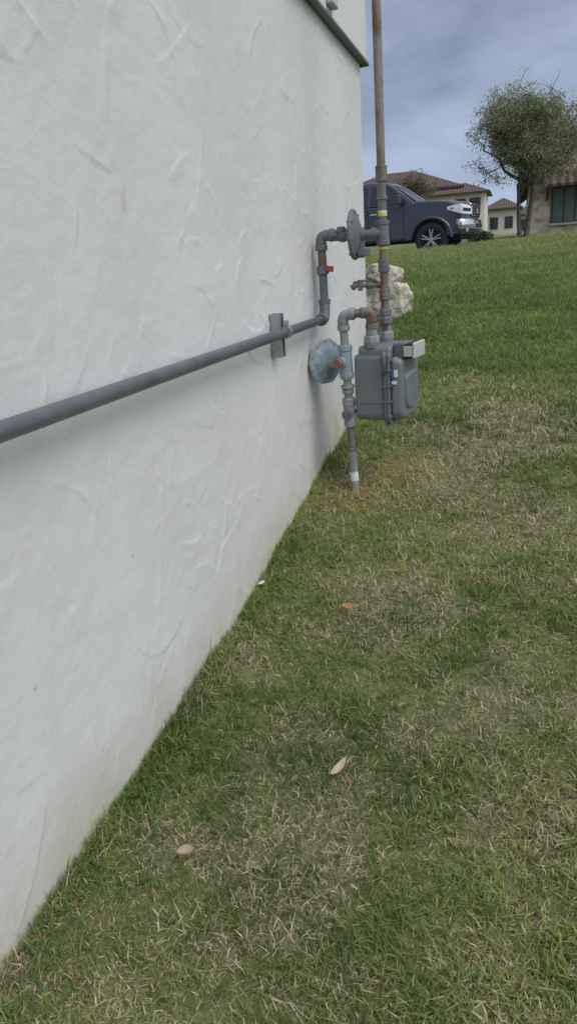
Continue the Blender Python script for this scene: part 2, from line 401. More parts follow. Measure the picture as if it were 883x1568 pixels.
br=empty("pipe_bracket"); yb_=2.37
box("strut_back",(.006,yb_,1.08),(.006,.041,.145),M_galv,br)
box("strut_side_near",(.022,yb_-.019,1.08),(.036,.003,.145),M_galv,br)
box("strut_side_far",(.022,yb_+.019,1.08),(.036,.003,.145),M_galv,br)
box("strut_lip_near",(.0395,yb_-.0145,1.08),(.003,.010,.145),M_galv,br)
box("strut_lip_far",(.0395,yb_+.0145,1.08),(.003,.010,.145),M_galv,br)
lathe("pipe_clamp",(.052,yb_-.012,1.09),(0,1,0),[(0,.0178),(0,.0215),(.025,.0215),(.025,.0178)],M_galv,br,n=28)
box("clamp_ear",(.054,yb_,1.121),(.014,.022,.018),M_galv,br,bevel=.002)

# ------------------------------------------------------------------ upper regulator (dark)
g2=empty("gas_regulator"); zc=1.402; yc=2.947
hexn("inlet_hex",(.095,yc,1.405),(.115,yc,1.405),.024,M_regd,g2)
lathe("valve_casting",(.112,yc,1.404),(1,0,0),[(0,.017),(.006,.024),(.022,.027),(.04,.022),(.055,.026)],M_regd,g2)
box("inlet_boss",(.128,yc-.012,1.425),(.03,.026,.022),M_regd,g2,bevel=.004)
lathe("diaphragm_case",(.155,yc,zc),(1,0.0,0.02),[(0,.028),(.006,.05),(.012,.078),(.014,.092),(.0185,.095),(.024,.095),(.028,.092),(.031,.080),(.040,.062),(.047,.040),(.050,.026),(.062,.024),(.064,.018)],M_regd,g2,n=40)
for k in range(8):
    a=k*math.pi/4+.2; p=V((.165,yc+.086*math.cos(a),zc+.086*math.sin(a))); hexn("flange_bolt",p,p+V((.023,0,0)),.0055,M_regd,g2)
cyl("outlet_nipple",(.215,yc,1.40),(.27,yc,1.40),.0165,M_pipe,g2)
box("vent_bracket",(.215,yc-.01,1.335),(.045,.03,.028),M_regd,g2,bevel=.004)
cyl("vent_port",(.205,yc,1.315),(.205,yc,1.39),.012,M_regd,g2)

# ------------------------------------------------------------------ tall outlet pipe
tp=empty("tall_gas_pipe"); 
def tx(z): return .2935-(z-1.0)*.0085
def tc(name,z0,z1,r,m,hx=False,n=24):
    a=(tx(z0),2.955,z0);b=(tx(z1),2.955,z1)
    return hexn(name,a,b,r,m,tp,n=8) if hx else cyl(name,a,b,r,m,tp,n=n)
tc("riser_lower",1.03,1.40,.0165,M_rust)
tc("riser_mid",1.38,1.62,.0167,M_pipe)
tc("riser_upper",1.60,3.6,.0163,M_tall)
tc("union_base",1.055,1.085,.030,M_regd,True); tc("union_nut",1.085,1.112,.026,M_regd,True); tc("union_mid",1.112,1.118,.021,M_regd)
tc("coupling_low",1.15,1.19,.022,M_rust)
tc("coupling",1.255,1.30,.0225,M_pipe)
tc("tee_body",1.362,1.442,.0232,M_pipe); tc("tee_collar_top",1.43,1.446,.026,M_pipe); tc("tee_collar_bottom",1.356,1.372,.026,M_pipe)
cyl("tee_branch",(tx(1.4)-.045,2.952,1.40),(tx(1.4),2.955,1.40),.0235,M_pipe,tp)
tc("coupling_high",1.585,1.64,.0222,M_rust); tc("coupling_band",1.52,1.535,.0215,M_rust)
tc("tag_low",1.340,1.350,.0182,M_yel,n=20) ; tc("tag_high",1.460,1.475,.0182,M_yel,n=20)
tc("white_band",1.475,1.481,.0180,M_white)
tv=empty("test_valve")
cyl("tap_stub",(.175,2.95,1.212),(.285,2.955,1.205),.0085,M_regd,tv); hexn("tap_nut",(.225,2.952,1.209),(.243,2.953,1.208),.015,M_regd,tv)
cyl("tap_body",(.195,2.95,1.190),(.195,2.95,1.232),.010,M_rust,tv); cyl("tap_handle",(.166,2.95,1.222),(.222,2.95,1.228),.005,M_regd,tv)
cyl("tap_tip",(.175,2.95,1.212),(.160,2.95,1.200),.012,M_regd,tv)
hexn("tap_plug",(.285,2.955,1.205),(.262,2.955,1.207),.013,M_rust,tv)

# ------------------------------------------------------------------ riser + lower regulator
rs=empty("gas_supply_riser"); yr=2.80
def rx(z): return .152+(1.10-z)*.036
def rc(name,z0,z1,r,m,hx=0):
    a=(rx(z0),yr,z0);b=(rx(z1),yr,z1)
    return hexn(name,a,b,r,m,rs,n=hx) if hx else cyl(name,a,b,r,m,rs)
rc("buried_pipe",.2,.575,.0168,M_pipe2); rc("label_band",.435,.475,.0173,M_white)
rc("rusty_nipple",.555,.67,.0158,M_rust); rc("rusty_collar",.562,.578,.0205,M_rust,8)
rc("valve_lower_hex",.665,.70,.026,M_pipe2,8); rc("valve_barrel",.695,.755,.0235,M_pipe2); rc("valve_upper_hex",.75,.785,.027,M_pipe2,8)
cyl("valve_plug",(rx(.72),yr+.03,.722),(rx(.72)-.004,yr-.042,.722),.021,M_regd,rs); box("valve_key",(rx(.72)-.004,yr-.05,.722),(.010,.02,.028),M_rust,rs,bevel=.002)
rc("nipple_mid",.78,.87,.0165,M_pipe2); rc("union_low",.80,.822,.0235,M_pipe2,8); rc("union_collar",.822,.836,.027,M_pipe2)
rc("regulator_outlet_body",.86,.995,.0255,M_reg); rc("body_ring_low",.868,.885,.029,M_reg); rc("body_ring_high",.972,.99,.029,M_reg)
rc("nipple_top",.985,1.075,.0165,M_pipe2)
sweep("elbow_top",[(rx(1.06),yr,1.055),(rx(1.10),yr,1.108),(.20,yr,1.112)],.0212,M_pipe2,rs,fil=.045,n=24)
cyl("elbow_top_collar",(rx(1.05),yr,1.05),(rx(1.05),yr,1.07),.0245,M_pipe2,rs)
cyl("top_bar",(.19,yr,1.112),(.235,yr,1.113),.0165,M_rust,rs)
cyl("top_bar_collar",(.182,yr,1.112),(.198,yr,1.112),.0245,M_pipe2,rs)
sweep("elbow_down",[(.222,yr,1.113),(.264,yr+.004,1.113),(.265,yr+.005,1.06)],.0212,M_rust,rs,fil=.04,n=24)
cyl("elbow_down_collar",(.265,yr+.005,1.052),(.265,yr+.005,1.072),.0248,M_rust,rs)
cyl("inlet_nipple",(.265,yr+.005,1.0),(.265,yr+.005,1.06),.0165,M_rust,rs)

g1=empty("gas_regulator"); ax=V((.85,-.53,0)).normalized(); cdisc=V((.062,2.858,.925))
lathe("diaphragm_case",cdisc-ax*.022,ax,[(0,.03),(.008,.052),(.014,.074),(.0155,.092),(.02,.094),(.0235,.094),(.025,.092),(.027,.076),(.031,.068),(.040,.052),(.046,.034),(.050,.026),(.07,.021)],M_reg,g1,n=10,smooth=False)
d_,u_,v_=frame_for(ax)
for k in range(10):
    a=(k+.5)*2*math.pi/10; p=cdisc+(u_*math.cos(a)+v_*math.sin(a))*.081-ax*.006; hexn("case_bolt",p,p+ax*.013,.006,M_reg,g1)
for k in range(5):
    a=k*2*math.pi/5+.3; p=cdisc+ax*.006+(u_*math.cos(a)+v_*math.sin(a))*.012; q=cdisc+ax*.012+(u_*math.cos(a)+v_*math.sin(a))*.060
    cyl("case_rib",p+ax*.012,q-ax*.002,.005,M_reg,g1,n=8)
cyl("neck",cdisc+ax*.02,(rx(.93),yr,.928),.019,M_reg,g1); hexn("neck_hex",cdisc+ax*.045,cdisc+ax*.062,.026,M_reg,g1)
cyl("seat_cap",(rx(.93)-.012,yr-.02,.928),(rx(.93)-.026,yr-.055,.928),.0185,M_redplug,g1); cyl("seat_ring",(rx(.93)-.010,yr-.015,.928),(rx(.93)-.018,yr-.036,.928),.023,M_reg,g1)

# ------------------------------------------------------------------ gas meter
gm=empty("gas_meter"); ca,sa=math.cos(math.radians(11)),math.sin(math.radians(11))
MC=V((.298,2.88,-.016)); RM=Matrix.Rotation(-math.radians(11),3,'Z')
def ml(x,y,z): return MC+V((x*ca+y*sa,-x*sa+y*ca,z))
def mprism(name,prof,x0,x1,mat,bev=.008,insets=None,seg=3):
    bm=bmesh.new(); n=len(prof); cy=sum(p[0] for p in prof)/n; cz=sum(p[1] for p in prof)/n
    A=[bm.verts.new(ml(x0,p[0],p[1])) for p in prof]; k=insets or 1
    B=[bm.verts.new(ml(x1,cy+(p[0]-cy)*k,cz+(p[1]-cz)*k)) for p in prof]
    bm.faces.new(A[::-1]);bm.faces.new(B)
    for i in range(n): bm.faces.new((A[i],A[(i+1)%n],B[(i+1)%n],B[i]))
    return bm_obj(name,bm,mat,gm,bevel=bev,seg=seg)
def rprof(w,z0,z1,rt,rb,n=5):
    P=[]
    for (cy,cz,r,a0) in ((w-rt,z1-rt,rt,0),(-w+rt,z1-rt,rt,90),(-w+rb,z0+rb,rb,180),(w-rb,z0+rb,rb,270)):
        for k in range(n+1):
            a=math.radians(a0+90*k/n); P.append((cy+r*math.cos(a),cz+r*math.sin(a)))
    return P
mprism("back_case",rprof(.112,.708,.972,.02,.035),-.088,.040,M_meter,.014)
mprism("seam_flange",rprof(.122,.691,.985,.02,.04),.040,.053,M_meterd,.003,seg=2)
mprism("front_flange",rprof(.120,.694,.982,.02,.04),.054,.064,M_meter,.003,seg=2)
mprism("front_case",rprof(.112,.701,.965,.025,.05),.064,.110,M_meter,.016,insets=.90)
mprism("front_boss",rprof(.075,.745,.90,.03,.05),.104,.120,M_meter,.008,insets=.9)
mprism("top_housing",rprof(.106,.955,1.003,.018,.01),-.07,.065,M_meter,.01)
mprism("belt_seam",rprof(.1135,.778,.784,.002,.002),-.0895,.041,M_meterd,.001,seg=1)
for yy_ in (-.08,.08):
    cyl("swivel_seat",ml(-.02,yy_,.995),ml(-.02,yy_,1.018),.031,M_meter,gm); hexn("swivel_nut",ml(-.02,yy_,1.014),ml(-.02,yy_,1.042),.031,M_pipe2,gm,n=8)
    cyl("swivel_neck",ml(-.02,yy_,1.04),ml(-.02,yy_,1.075),.022,M_pipe2,gm)
for yy_ in (-.106,-.05,.05,.106):
    for zz_ in (.710,.97): 
        if abs(yy_)>.1: zz_=zz_+(.02 if zz_<.8 else -.02)
        hexn("flange_screw",ml(.033,yy_,zz_),ml(.072,yy_,zz_),.0065,M_meterd,gm)
for zz_ in (.79,.85,.91):
    for yy_ in (-.116,.116): hexn("flange_screw",ml(.033,yy_,zz_),ml(.072,yy_,zz_),.0065,M_meterd,gm)
sweep("tie_bracket",[ml(.040,-.120,.985),ml(.047,-.13,.96),ml(.047,-.127,.90)],.008,M_meterd,gm,fil=.015,n=10)
rot=RM
box("index_back",ml(.090,-.02,.982),(.05,.115,.058),M_meterd,gm,rot=rot,bevel=.006)
box("index_window",ml(.128,-.02,.980),(.036,.12,.056),M_black,gm,rot=rot,bevel=.006)
box("index_cover",ml(.150,-.02,.982),(.012,.128,.062),M_lid,gm,rot=rot,bevel=.006)
box("index_side_plate",ml(.127,-.082,.980),(.034,.004,.040),M_lid,gm,rot=rot,bevel=.002)
box("badge",ml(.074,-.1145,.90),(.012,.003,.03),M_blue,gm,rot=rot); box("badge_white",ml(.088,-.112,.90),(.014,.006,.026),M_white,gm,rot=rot)
box("badge_white_low",ml(.082,-.1135,.865),(.020,.004,.012),M_white,gm,rot=rot)

# ------------------------------------------------------------------ limestone rocks
s=N("limestone"); n=s.noise(4,6,.65); v=s.noise(14,5,.7)
M_lime=s.done(s.mix(s.ramp(v,[(.35,W1),(.55,W3)]),s.ramp(n,[(.3,(.46,.42,.30)),(.6,(.66,.63,.53))]),(.28,.24,.16)),.95,0,s.bump(v,.8,.03,s.bump(s.noise(50,4),.5,.008)))
from mathutils import noise as mn
def rock(name,c,sz,seed):
    bm=bmesh.new(); bmesh.ops.create_icosphere(bm,subdivisions=5,radius=1); Rr=random.Random(seed)
    planes=[(V((Rr.gauss(0,1),Rr.gauss(0,1),Rr.gauss(0,1))).normalized(),Rr.uniform(.52,.9)) for _ in range(18)]
    for v in bm.verts:
        p=v.co.copy()
        for nrm,dd in planes:
            e=p.dot(nrm)-dd
            if e>0: p-=nrm*e*.93
        p+=p.normalized()*(.12*mn.noise(p*2.1+V((seed,0,0)))+.07*mn.noise(p*5+V((0,seed,0)))+.03*mn.noise(p*14))
        v.co=V((p.x*sz[0],p.y*sz[1],p.z*sz[2]))+V(c)
    return bm_obj(name,bm,M_lime,smooth=True)
rock("limestone_rock",(-.41,7.25,.91),(.31,.28,.27),3)
rock("limestone_rock",(-.49,7.35,1.14),(.29,.24,.18),8)
rock("limestone_rock",(-.95,7.4,.92),(.34,.30,.24),12)

# ------------------------------------------------------------------ pickup truck
tk=empty("pickup_truck"); tk.location=(-1.26,20.76,1.295); tk.rotation_euler=(0,0,math.radians(-7))
def arch(cx,r=.50,zc=.42,n=12,a0=8):
    return [(cx-r*math.cos(math.radians(a0+(180-2*a0)*k/n)),zc+r*math.sin(math.radians(a0+(180-2*a0)*k/n))) for k in range(n+1)]
prof=[(.90,.52),(.96,.62),(.97,.95),(.955,1.10),(.90,1.19),(.78,1.245),(.45,1.30),(.05,1.335),(-.35,1.355),(-.6,1.33),(-3.02,1.30),(-3.06,1.30),(-4.78,1.31),(-4.84,1.25),(-4.85,.75),(-4.78,.60),(-4.25,.55)]+arch(-3.70)+[(-3.12,.44),(-.60,.44)]+arch(0)+[(.58,.50)]
layers=[(-.985,.985,.0),(-.965,.999,.0),(-.90,1,.02),(-.70,1,.03),(-.35,1,.04),(0,1,.04),(.35,1,.04),(.70,1,.03),(.90,1,.02),(.965,.999,0),(.985,.985,0)]
vs=[];n=len(prof)
for (y,k,cr) in layers:
    for (x,z) in prof:
        ay=abs(y)/.985
        xx=x-(.20*ay**3 if x>.3 else 0)*min(1,max(0,(x-.3)/.5)); zz=z+(cr if z>1.15 and x>-.4 else 0)
        if abs(y)>.97 and z>1.2: zz-=.03
        sidey=y*(1-.03*max(0,(z-1.0))/.35) if abs(y)>.9 else y
        vs.append((xx,sidey,zz))
fs=[]
for i in range(len(layers)-1):
    for k in range(n): k2=(k+1)%n; fs.append((i*n+k,i*n+k2,(i+1)*n+k2,(i+1)*n+k))
bm=bmesh.new(); bv=[bm.verts.new(v) for v in vs]
for f in fs: bm.faces.new([bv[i] for i in f])
bm.faces.new([bv[k] for k in range(n)]); bm.faces.new([bv[(len(layers)-1)*n+k] for k in range(n)])
bm_obj("body",bm,M_car,tk,bevel=.015,seg=2)
def gy(z): return .93-(z-1.30)*.32
def cabprof(s=1): return [(-.32,1.33),(-.98,1.84),(-1.12,1.90),(-1.6,1.945),(-2.5,1.94),(-2.82,1.90),(-3.02,1.34)]
bm=bmesh.new(); cp=cabprof(); Lr=[]
for yk in (-1,-.9,-.4,.4,.9,1):
    row=[]
    for x,z in cp:
        w=gy(z); zz=z-(.02 if abs(yk)==1 and z>1.8 else 0)
        xx=x-(.10*abs(yk)**2 if x>-1.2 else 0)
        row.append(bm.verts.new((xx,yk*w,zz)))
    Lr.append(row)
for i in range(len(Lr)-1):
    for k in range(len(cp)): k2=(k+1)%len(cp); bm.faces.new((Lr[i][k],Lr[i][k2],Lr[i+1][k2],Lr[i+1][k]))
bm.faces.new(Lr[0]);bm.faces.new(Lr[-1][::-1]); bm_obj("cab",bm,M_car,tk,bevel=.02,seg=2)
def panel(name,pts,mat,th=.006):
    bm=bmesh.new(); f=bm.faces.new([bm.verts.new(p) for p in pts]); 
    return bm_obj(name,bm,mat,tk)
for sgn in (-1,1):
    def sp(x,z,o=.006): return (x,sgn*(gy(z)+o),z)
    panel("front_side_window",[sp(-.62,1.375),sp(-1.06,1.73),sp(-1.18,1.82),sp(-1.62,1.845),sp(-1.62,1.375)],M_glass)
    panel("rear_side_window",[sp(-1.72,1.375),sp(-1.72,1.845),sp(-2.45,1.835),sp(-2.70,1.80),sp(-2.80,1.375)],M_glass)
    for xx in (-.70,-1.68,-2.85): box("door_gap",(xx,sgn*.984,.93),(.010,.008,.72),M_black,tk)
    for xx in (-1.52,-2.62): box("door_handle",(xx,sgn*.998,1.14),(.18,.03,.035),M_chrome,tk,bevel=.01)
    box("mirror",(-.80,sgn*1.12,1.43),(.12,.18,.24),M_car,tk,bevel=.03); box("mirror_arm",(-.74,sgn*1.0,1.36),(.06,.16,.05),M_black,tk,bevel=.01)
    box("rocker_trim",(-1.85,sgn*.975,.47),(2.4,.05,.07),M_black,tk,bevel=.015)
    for cx in (0,-3.70):
        av=[];af=[];m_=20
        for k in range(m_+1):
            a=math.radians(4+172*k/m_)
            for rr,yo in ((.495,.97),(.50,1.012),(.555,1.006),(.575,.975)): av.append((cx-rr*math.cos(a),sgn*yo,.42+rr*math.sin(a)))
        for k in range(m_):
            for j in range(3): af.append((k*4+j,k*4+j+1,k*4+j+5,k*4+j+4))
        np_mesh("arch_flare",av,np.array(af),M_car,tk)
    hp_=[(.42,.992,1.10,1.17),(.60,.992,1.04,1.20),(.74,.990,.99,1.215),(.785,.968,.98,1.215),(.83,.90,.975,1.20),(.88,.78,.97,1.185),(.915,.66,.97,1.175),(.935,.585,.975,1.16)]
    hv=[];hf=[]
    for k,(hx,hy,za_,zb_) in enumerate(hp_):
        o1=.012 if k<3 else .028
        hv+=[(hx+(o1 if k>=2 else 0),sgn*(hy+(o1 if k<4 else 0)),za_),(hx+(o1 if k>=2 else 0)-.006,sgn*(hy+(o1 if k<4 else 0)),(za_+zb_)/2+.03),(hx-(.03 if k>=2 else 0)+(o1 if k>=2 else 0),sgn*(hy-.012+(o1 if k<4 else 0)),zb_)]
    for k in range(len(hp_)-1):
        for q_ in range(2): hf.append((k*3+q_,k*3+q_+1,k*3+q_+4,k*3+q_+3))
    np_mesh("headlamp",hv,np.array(hf),M_lamp,tk)
    np_mesh("headlamp_inner",[(p[0]+.006,p[1]*1.003,p[2]*.55+.5) for p in hv[9:21]],np.array([(a,a+1,a+4,a+3) for a in (0,3,6)]),M_black,tk)
    box("turn_lamp",(.53,sgn*.992,1.13),(.10,.04,.04),M_amber,tk,bevel=.01)
    box("fog_lamp",(.875,sgn*.74,.60),(.06,.14,.09),M_lamp,tk,bevel=.015)
panel("windshield",[(-.415+.008,-.80,1.375),(-.335+.008,0,1.375),(-.415+.008,.80,1.375),(-1.03+.01,.69,1.82),(-.975+.012,0,1.842),(-1.03+.01,-.69,1.82)],M_glass)
box("underbody",(-1.95,0,.55),(5.3,1.5,.30),M_black,tk,bevel=.03)
box("wheelwell_front",(0,0,.72),(1.1,1.72,.5),M_black,tk); box("wheelwell_rear",(-3.7,0,.72),(1.1,1.72,.5),M_black,tk)
box("bed_well",(-3.95,0,1.315),(1.5,1.5,.02),M_black,tk)
def bumper(name,z0,z1,x0,mat,w=1.0,d=.14,cv=.26,b_=.05):
    bm=bmesh.new(); rows=[]
    for y in np.linspace(-w,w,17):
        x=x0-cv*(abs(y)/w)**3; rows.append([bm.verts.new(p) for p in ((x-d,y,z0),(x-.02,y,z0),(x,y,z0+b_),(x,y,z1-b_),(x-.02,y,z1),(x-d,y,z1))])
    for a,b in zip(rows[:-1],rows[1:]):
        for k in range(6): bm.faces.new((a[k],a[(k+1)%6],b[(k+1)%6],b[k]))
    bm.faces.new(rows[0]);bm.faces.new(rows[-1][::-1]); return bm_obj(name,bm,mat,tk,smooth=True)
bumper("front_bumper",.62,.86,1.05,M_chrome); bumper("lower_valance",.46,.63,1.02,M_black,.96)
bumper("grille_back",.90,1.20,.99,M_black,.58,.10,.05,.03)
for z in (.945,1.01,1.075,1.14): bumper("grille_bar",z-.009,z+.009,1.0,M_chrome,.55,.03,.045,.003)
bumper("grille_frame_top",1.19,1.225,.985,M_chrome,.60,.06,.055,.008)
box("grille_badge",(1.004,0,1.05),(.02,.20,.11),M_chrome,tk,bevel=.01)
box("bumper_intake",(1.045,0,.70),(.03,.7,.09),M_black,tk,bevel=.01)
box("rear_bumper",(-4.92,0,.66),(.16,1.86,.2),M_chrome,tk,bevel=.03)
for cx in (0,-3.70):
    for sgn in (-1,1):
        c0=V((cx,sgn*.72,.42)); axw=V((0,sgn,0))
        lathe("tyre",c0,axw,[(0,.28),(0,.39),(.02,.415),(.06,.42),(.18,.42),(.225,.41),(.245,.38),(.25,.32),(.24,.285),(.20,.27)],M_tyre,tk,n=48)
        lathe("rim_barrel",c0+axw*.12,axw,[(0,.20),(.05,.245),(.10,.262),(.125,.272),(.125,.255),(.09,.24),(.03,.10)],M_black,tk,n=40)
        lathe("rim_lip",c0+axw*.232,axw,[(0,.272),(.012,.276),(.014,.258),(0,.255)],M_black,tk,n=40)
        for k in range(10):
            a=2*math.pi*(k//2)/5+(.17 if k%2 else -.17)+.3; q=V((math.cos(a),0,math.sin(a)))
            p0=c0+axw*.250+q*.03; p1=c0+axw*.252+q*.262
            d=(p1-p0); m=Matrix.Rotation(-a,3,'Y')
            box("spoke",(p0+p1)/2,(d.length,.02,.030),M_alloy,tk,rot=m,bevel=.005)
        cyl("hub_cap",c0+axw*.22,c0+axw*.268,.055,M_alloy,tk)

# ------------------------------------------------------------------ houses
def tiles(name,a,b,sc=1):
    s=N(name); co=s.co()
    w=s.n("ShaderNodeTexWave",wave_type='BANDS',bands_direction='X'); w.inputs["Scale"].default_value=1.05*sc; s.l(co,w.inputs[0])
    w2=s.n("ShaderNodeTexWave",wave_type='BANDS',bands_direction='Z',wave_profile='SAW'); w2.inputs["Scale"].default_value=1.7*sc; s.l(co,w2.inputs[0])
    n=s.noise(6,4,.7); c=s.ramp(n,[(.3,a),(.7,b)])
    c=s.mix(s.math('MULTIPLY',s.ramp(w.outputs[0],[(.1,W1),(.5,W3)]),.6),c,(.03,.02,.018))
    return s.done(c,.85,0,s.bump(w.outputs[0],.9,.08,s.bump(w2.outputs[0],.7,.05)))
M_tile=tiles("clay_roof_tiles",(.10,.062,.050),(.19,.13,.105))
s=N("limestone_masonry"); co=s.co()
mp=s.n("ShaderNodeMapping"); mp.inputs["Rotation"].default_value=(math.pi/2,0,0); s.l(co,mp.inputs[0])
bt=s.n("ShaderNodeTexBrick"); bt.offset=.4; bt.squash=.7; bt.squash_frequency=3
for k_,v_ in (("Scale",1.0),("Mortar Size",.02),("Brick Width",.44),("Row Height",.20),("Mortar Smooth",.3),("Bias",-.1)): bt.inputs[k_].default_value=v_
bt.inputs["Color1"].default_value=(.68,.62,.48,1);bt.inputs["Color2"].default_value=(.32,.21,.12,1);bt.inputs["Mortar"].default_value=(.48,.45,.38,1)
dn=s.n("ShaderNodeTexNoise"); dn.inputs["Scale"].default_value=2.2; s.l(co,dn.inputs[0])
ad=s.n("ShaderNodeVectorMath",operation='SCALE'); s.l(dn.outputs["Color"],ad.inputs[0]); ad.inputs[3].default_value=.16
av_=s.n("ShaderNodeVectorMath",operation='ADD'); s.l(mp.outputs[0],av_.inputs[0]); s.l(ad.outputs[0],av_.inputs[1]); s.l(av_.outputs[0],bt.inputs["Vector"])
c=s.mix(s.math('MULTIPLY',s.ramp(s.noise(2.6,3,.6),[(.5,W3),(.7,W1)]),.35),bt.outputs["Color"],(.66,.62,.52))
M_stone=s.done(c,.9,0,s.bump(bt.outputs["Fac"],-.6,.03,s.bump(s.noise(15,4),.5,.03)))
M_beige=paint("beige_render",(.55,.49,.38),.9,.08,scale=1.5,bump=.05,dirtamt=.05)
M_cream=paint("cream_render",(.66,.62,.52),.9,.08,scale=1.5,bump=.05,dirtamt=.05)
M_wood=paint("dark_brown_timber",(.07,.04,.028),.7,.3,scale=5,bump=.2,dirtamt=0)
M_shut=paint("teal_window_screen",(.10,.135,.13),.5,.15,scale=3,bump=0,dirtamt=0)
def quadmesh(name,vs,fs,mat,parent): 
    bm=bmesh.new(); b=[bm.verts.new(v) for v in vs]
    for f in fs: bm.faces.new([b[i] for i in f])
    return bm_obj(name,bm,mat,parent)
sh=empty("stone_house"); x0,x1,yf,yb,zb,ze=1.08,10.4,32,44,1.6,3.88; xm=(x0+x1)/2; sl=.70; za=ze+(xm-x0)*sl
quadmesh("gable_walls",[(x0,yf,zb),(x1,yf,zb),(x1,yf,ze),(xm,yf,za),(x0,yf,ze),(x0,yb,zb),(x1,yb,zb),(x1,yb,ze),(xm,yb,za),(x0,yb,ze)],[(0,1,2,3,4),(5,6,7,8,9),(0,5,9,4),(1,6,7,2)],M_stone,sh)
ov=.38
def roofside(name,xa,za_,xb,zb_):
    d=V((xb-xa,0,zb_-za_)).normalized(); nrm=V((-d.z,0,d.x)); nrm=nrm if nrm.z>0 else -nrm
    A=V((xa,0,za_))+nrm*.03; B=V((xb,0,zb_))+nrm*.03; t=nrm*.14
    vs=[V((p.x,y,p.z)) for y in (yf-.45,yb+.45) for p in (A,B,B+t,A+t)]
    quadmesh(name,vs,[(0,1,2,3),(4,5,6,7),(0,1,5,4),(1,2,6,5),(2,3,7,6),(3,0,4,7)],M_tile,sh)
roofside("roof_left",x0-ov,ze-ov*sl,xm,za); roofside("roof_right",x1+ov,ze-ov*sl,xm,za)
for (xa,zz0,xb,zz1) in ((x0-ov,ze-ov*sl,xm,za),(x1+ov,ze-ov*sl,xm,za)):
    L=math.hypot(xb-xa,zz1-zz0); ang=math.atan2(zz1-zz0,xb-xa)
    box("barge_board",((xa+xb)/2,yf-.475,(zz0+zz1)/2-.02),(L,.045,.20),M_wood,sh,rot=Matrix.Rotation(-ang,3,'Y'))
def window(par,x,z,w,h,y,fr=M_wood,gl=M_shut,mull=2):
    box("window_glass",(x,y-.02,z),(w,.03,h),gl,par)
    for sx in (-1,1): box("window_jamb",(x+sx*(w/2+.03),y-.045,z),(.06,.08,h+.12),fr,par)
    for sz in (-1,1): box("window_rail",(x,y-.045,z+sz*(h/2+.03)),(w,.078,.06),fr,par)
    for k in range(1,mull): box("mullion",(x-w/2+w*k/mull,y-.045,z),(.04,.05,h),fr,par)
window(sh,2.62,2.88,1.25,1.22,yf,mull=3)
box("window_sill",(2.62,yf-.09,2.19),(1.5,.18,.08),M_conc,sh,bevel=.01)
aw=[(1.62,yf-.75,3.62),(3.7,yf-.75,3.62),(3.7,yf-.002,4.12),(1.62,yf-.002,4.12)]
quadmesh("window_awning",aw+[(p[0],p[1],p[2]-.10) for p in aw],[(0,1,2,3),(4,5,6,7),(0,1,5,4),(1,2,6,5),(0,3,7,4)],M_tile,sh)
for xx in (1.78,3.5):
    box("awning_post",(xx,yf-.06,3.32),(.10,.10,.5),M_wood,sh); box("awning_beam",(xx,yf-.36,3.50),(.09,.6,.09),M_wood,sh)
    box("awning_brace",(xx,yf-.30,3.33),(.08,.62,.07),M_wood,sh,rot=Matrix.Rotation(math.radians(36),3,'X').inverted())
def hip(par,x0,x1,y0,y1,ze,h,mat,ov=.5,rid=None):
    x0-=ov;x1+=ov;y0-=ov;y1+=ov; d=(y1-y0)/2; rid=d if rid is None else rid; ym=(y0+y1)/2
    quadmesh("hip_roof",[(x0,y0,ze),(x1,y0,ze),(x1,y1,ze),(x0,y1,ze),(x0+rid,ym,ze+h),(x1-rid,ym,ze+h)],[(0,1,5,4),(1,2,5),(2,3,4,5),(3,0,4),(0,1,2,3)],mat,par)
    quadmesh("fascia",[(x0,y0-.01,ze-.22),(x1,y0-.01,ze-.22),(x1,y0-.01,ze-.004),(x0,y0-.01,ze-.004)],[(0,1,2,3)],M_wood,par)
hA=empty("house"); Ya=80
box("main_walls",(-12.0,Ya+5,5.2),(13.5,10,5.4),M_beige,hA); hip(hA,-18.75,-5.25,Ya,Ya+10,7.9,2.3,M_tile)
box("wing_walls",(-5.2,Ya+2,4.6),(5.2,8,4.9),M_cream,hA); hip(hA,-7.8,-2.6,Ya-2,Ya+6,7.05,1.2,M_tile,rid=2.6)
for xx,zz in ((-7,5.9),(-4.9,5.9),(-3.5,5.9)): window(hA,xx,zz,.9,1.1,Ya-2,gl=M_glass)
for xx in (-14,-11.5,-9.3): window(hA,xx,6.6,1.0,1.2,Ya,gl=M_glass)
hB=empty("house"); Yb=95
box("main_walls",(-1.3,Yb+4,4.4),(3.7,8,3.6),M_cream,hB); hip(hB,-3.15,.55,Yb,Yb+8,6.2,1.35,M_tile,rid=2.2)
for xx in (-2.2,-.5): window(hB,xx,4.6,.8,1.2,Yb,gl=M_glass)
hC=empty("house"); Yc=110
box("main_walls",(2.1,Yc+4,4.6),(4.2,8,2.8),M_beige,hC); hip(hC,0,4.2,Yc,Yc+8,6.0,1.3,M_tile,rid=2.2)
box("chimney",(2.4,Yc+3,7),(.7,.7,1.6),M_beige,hC,bevel=.05)
window(hC,1.2,4.6,.9,1.3,Yc,gl=M_glass); window(hC,3,4.6,.9,1.3,Yc,gl=M_glass)

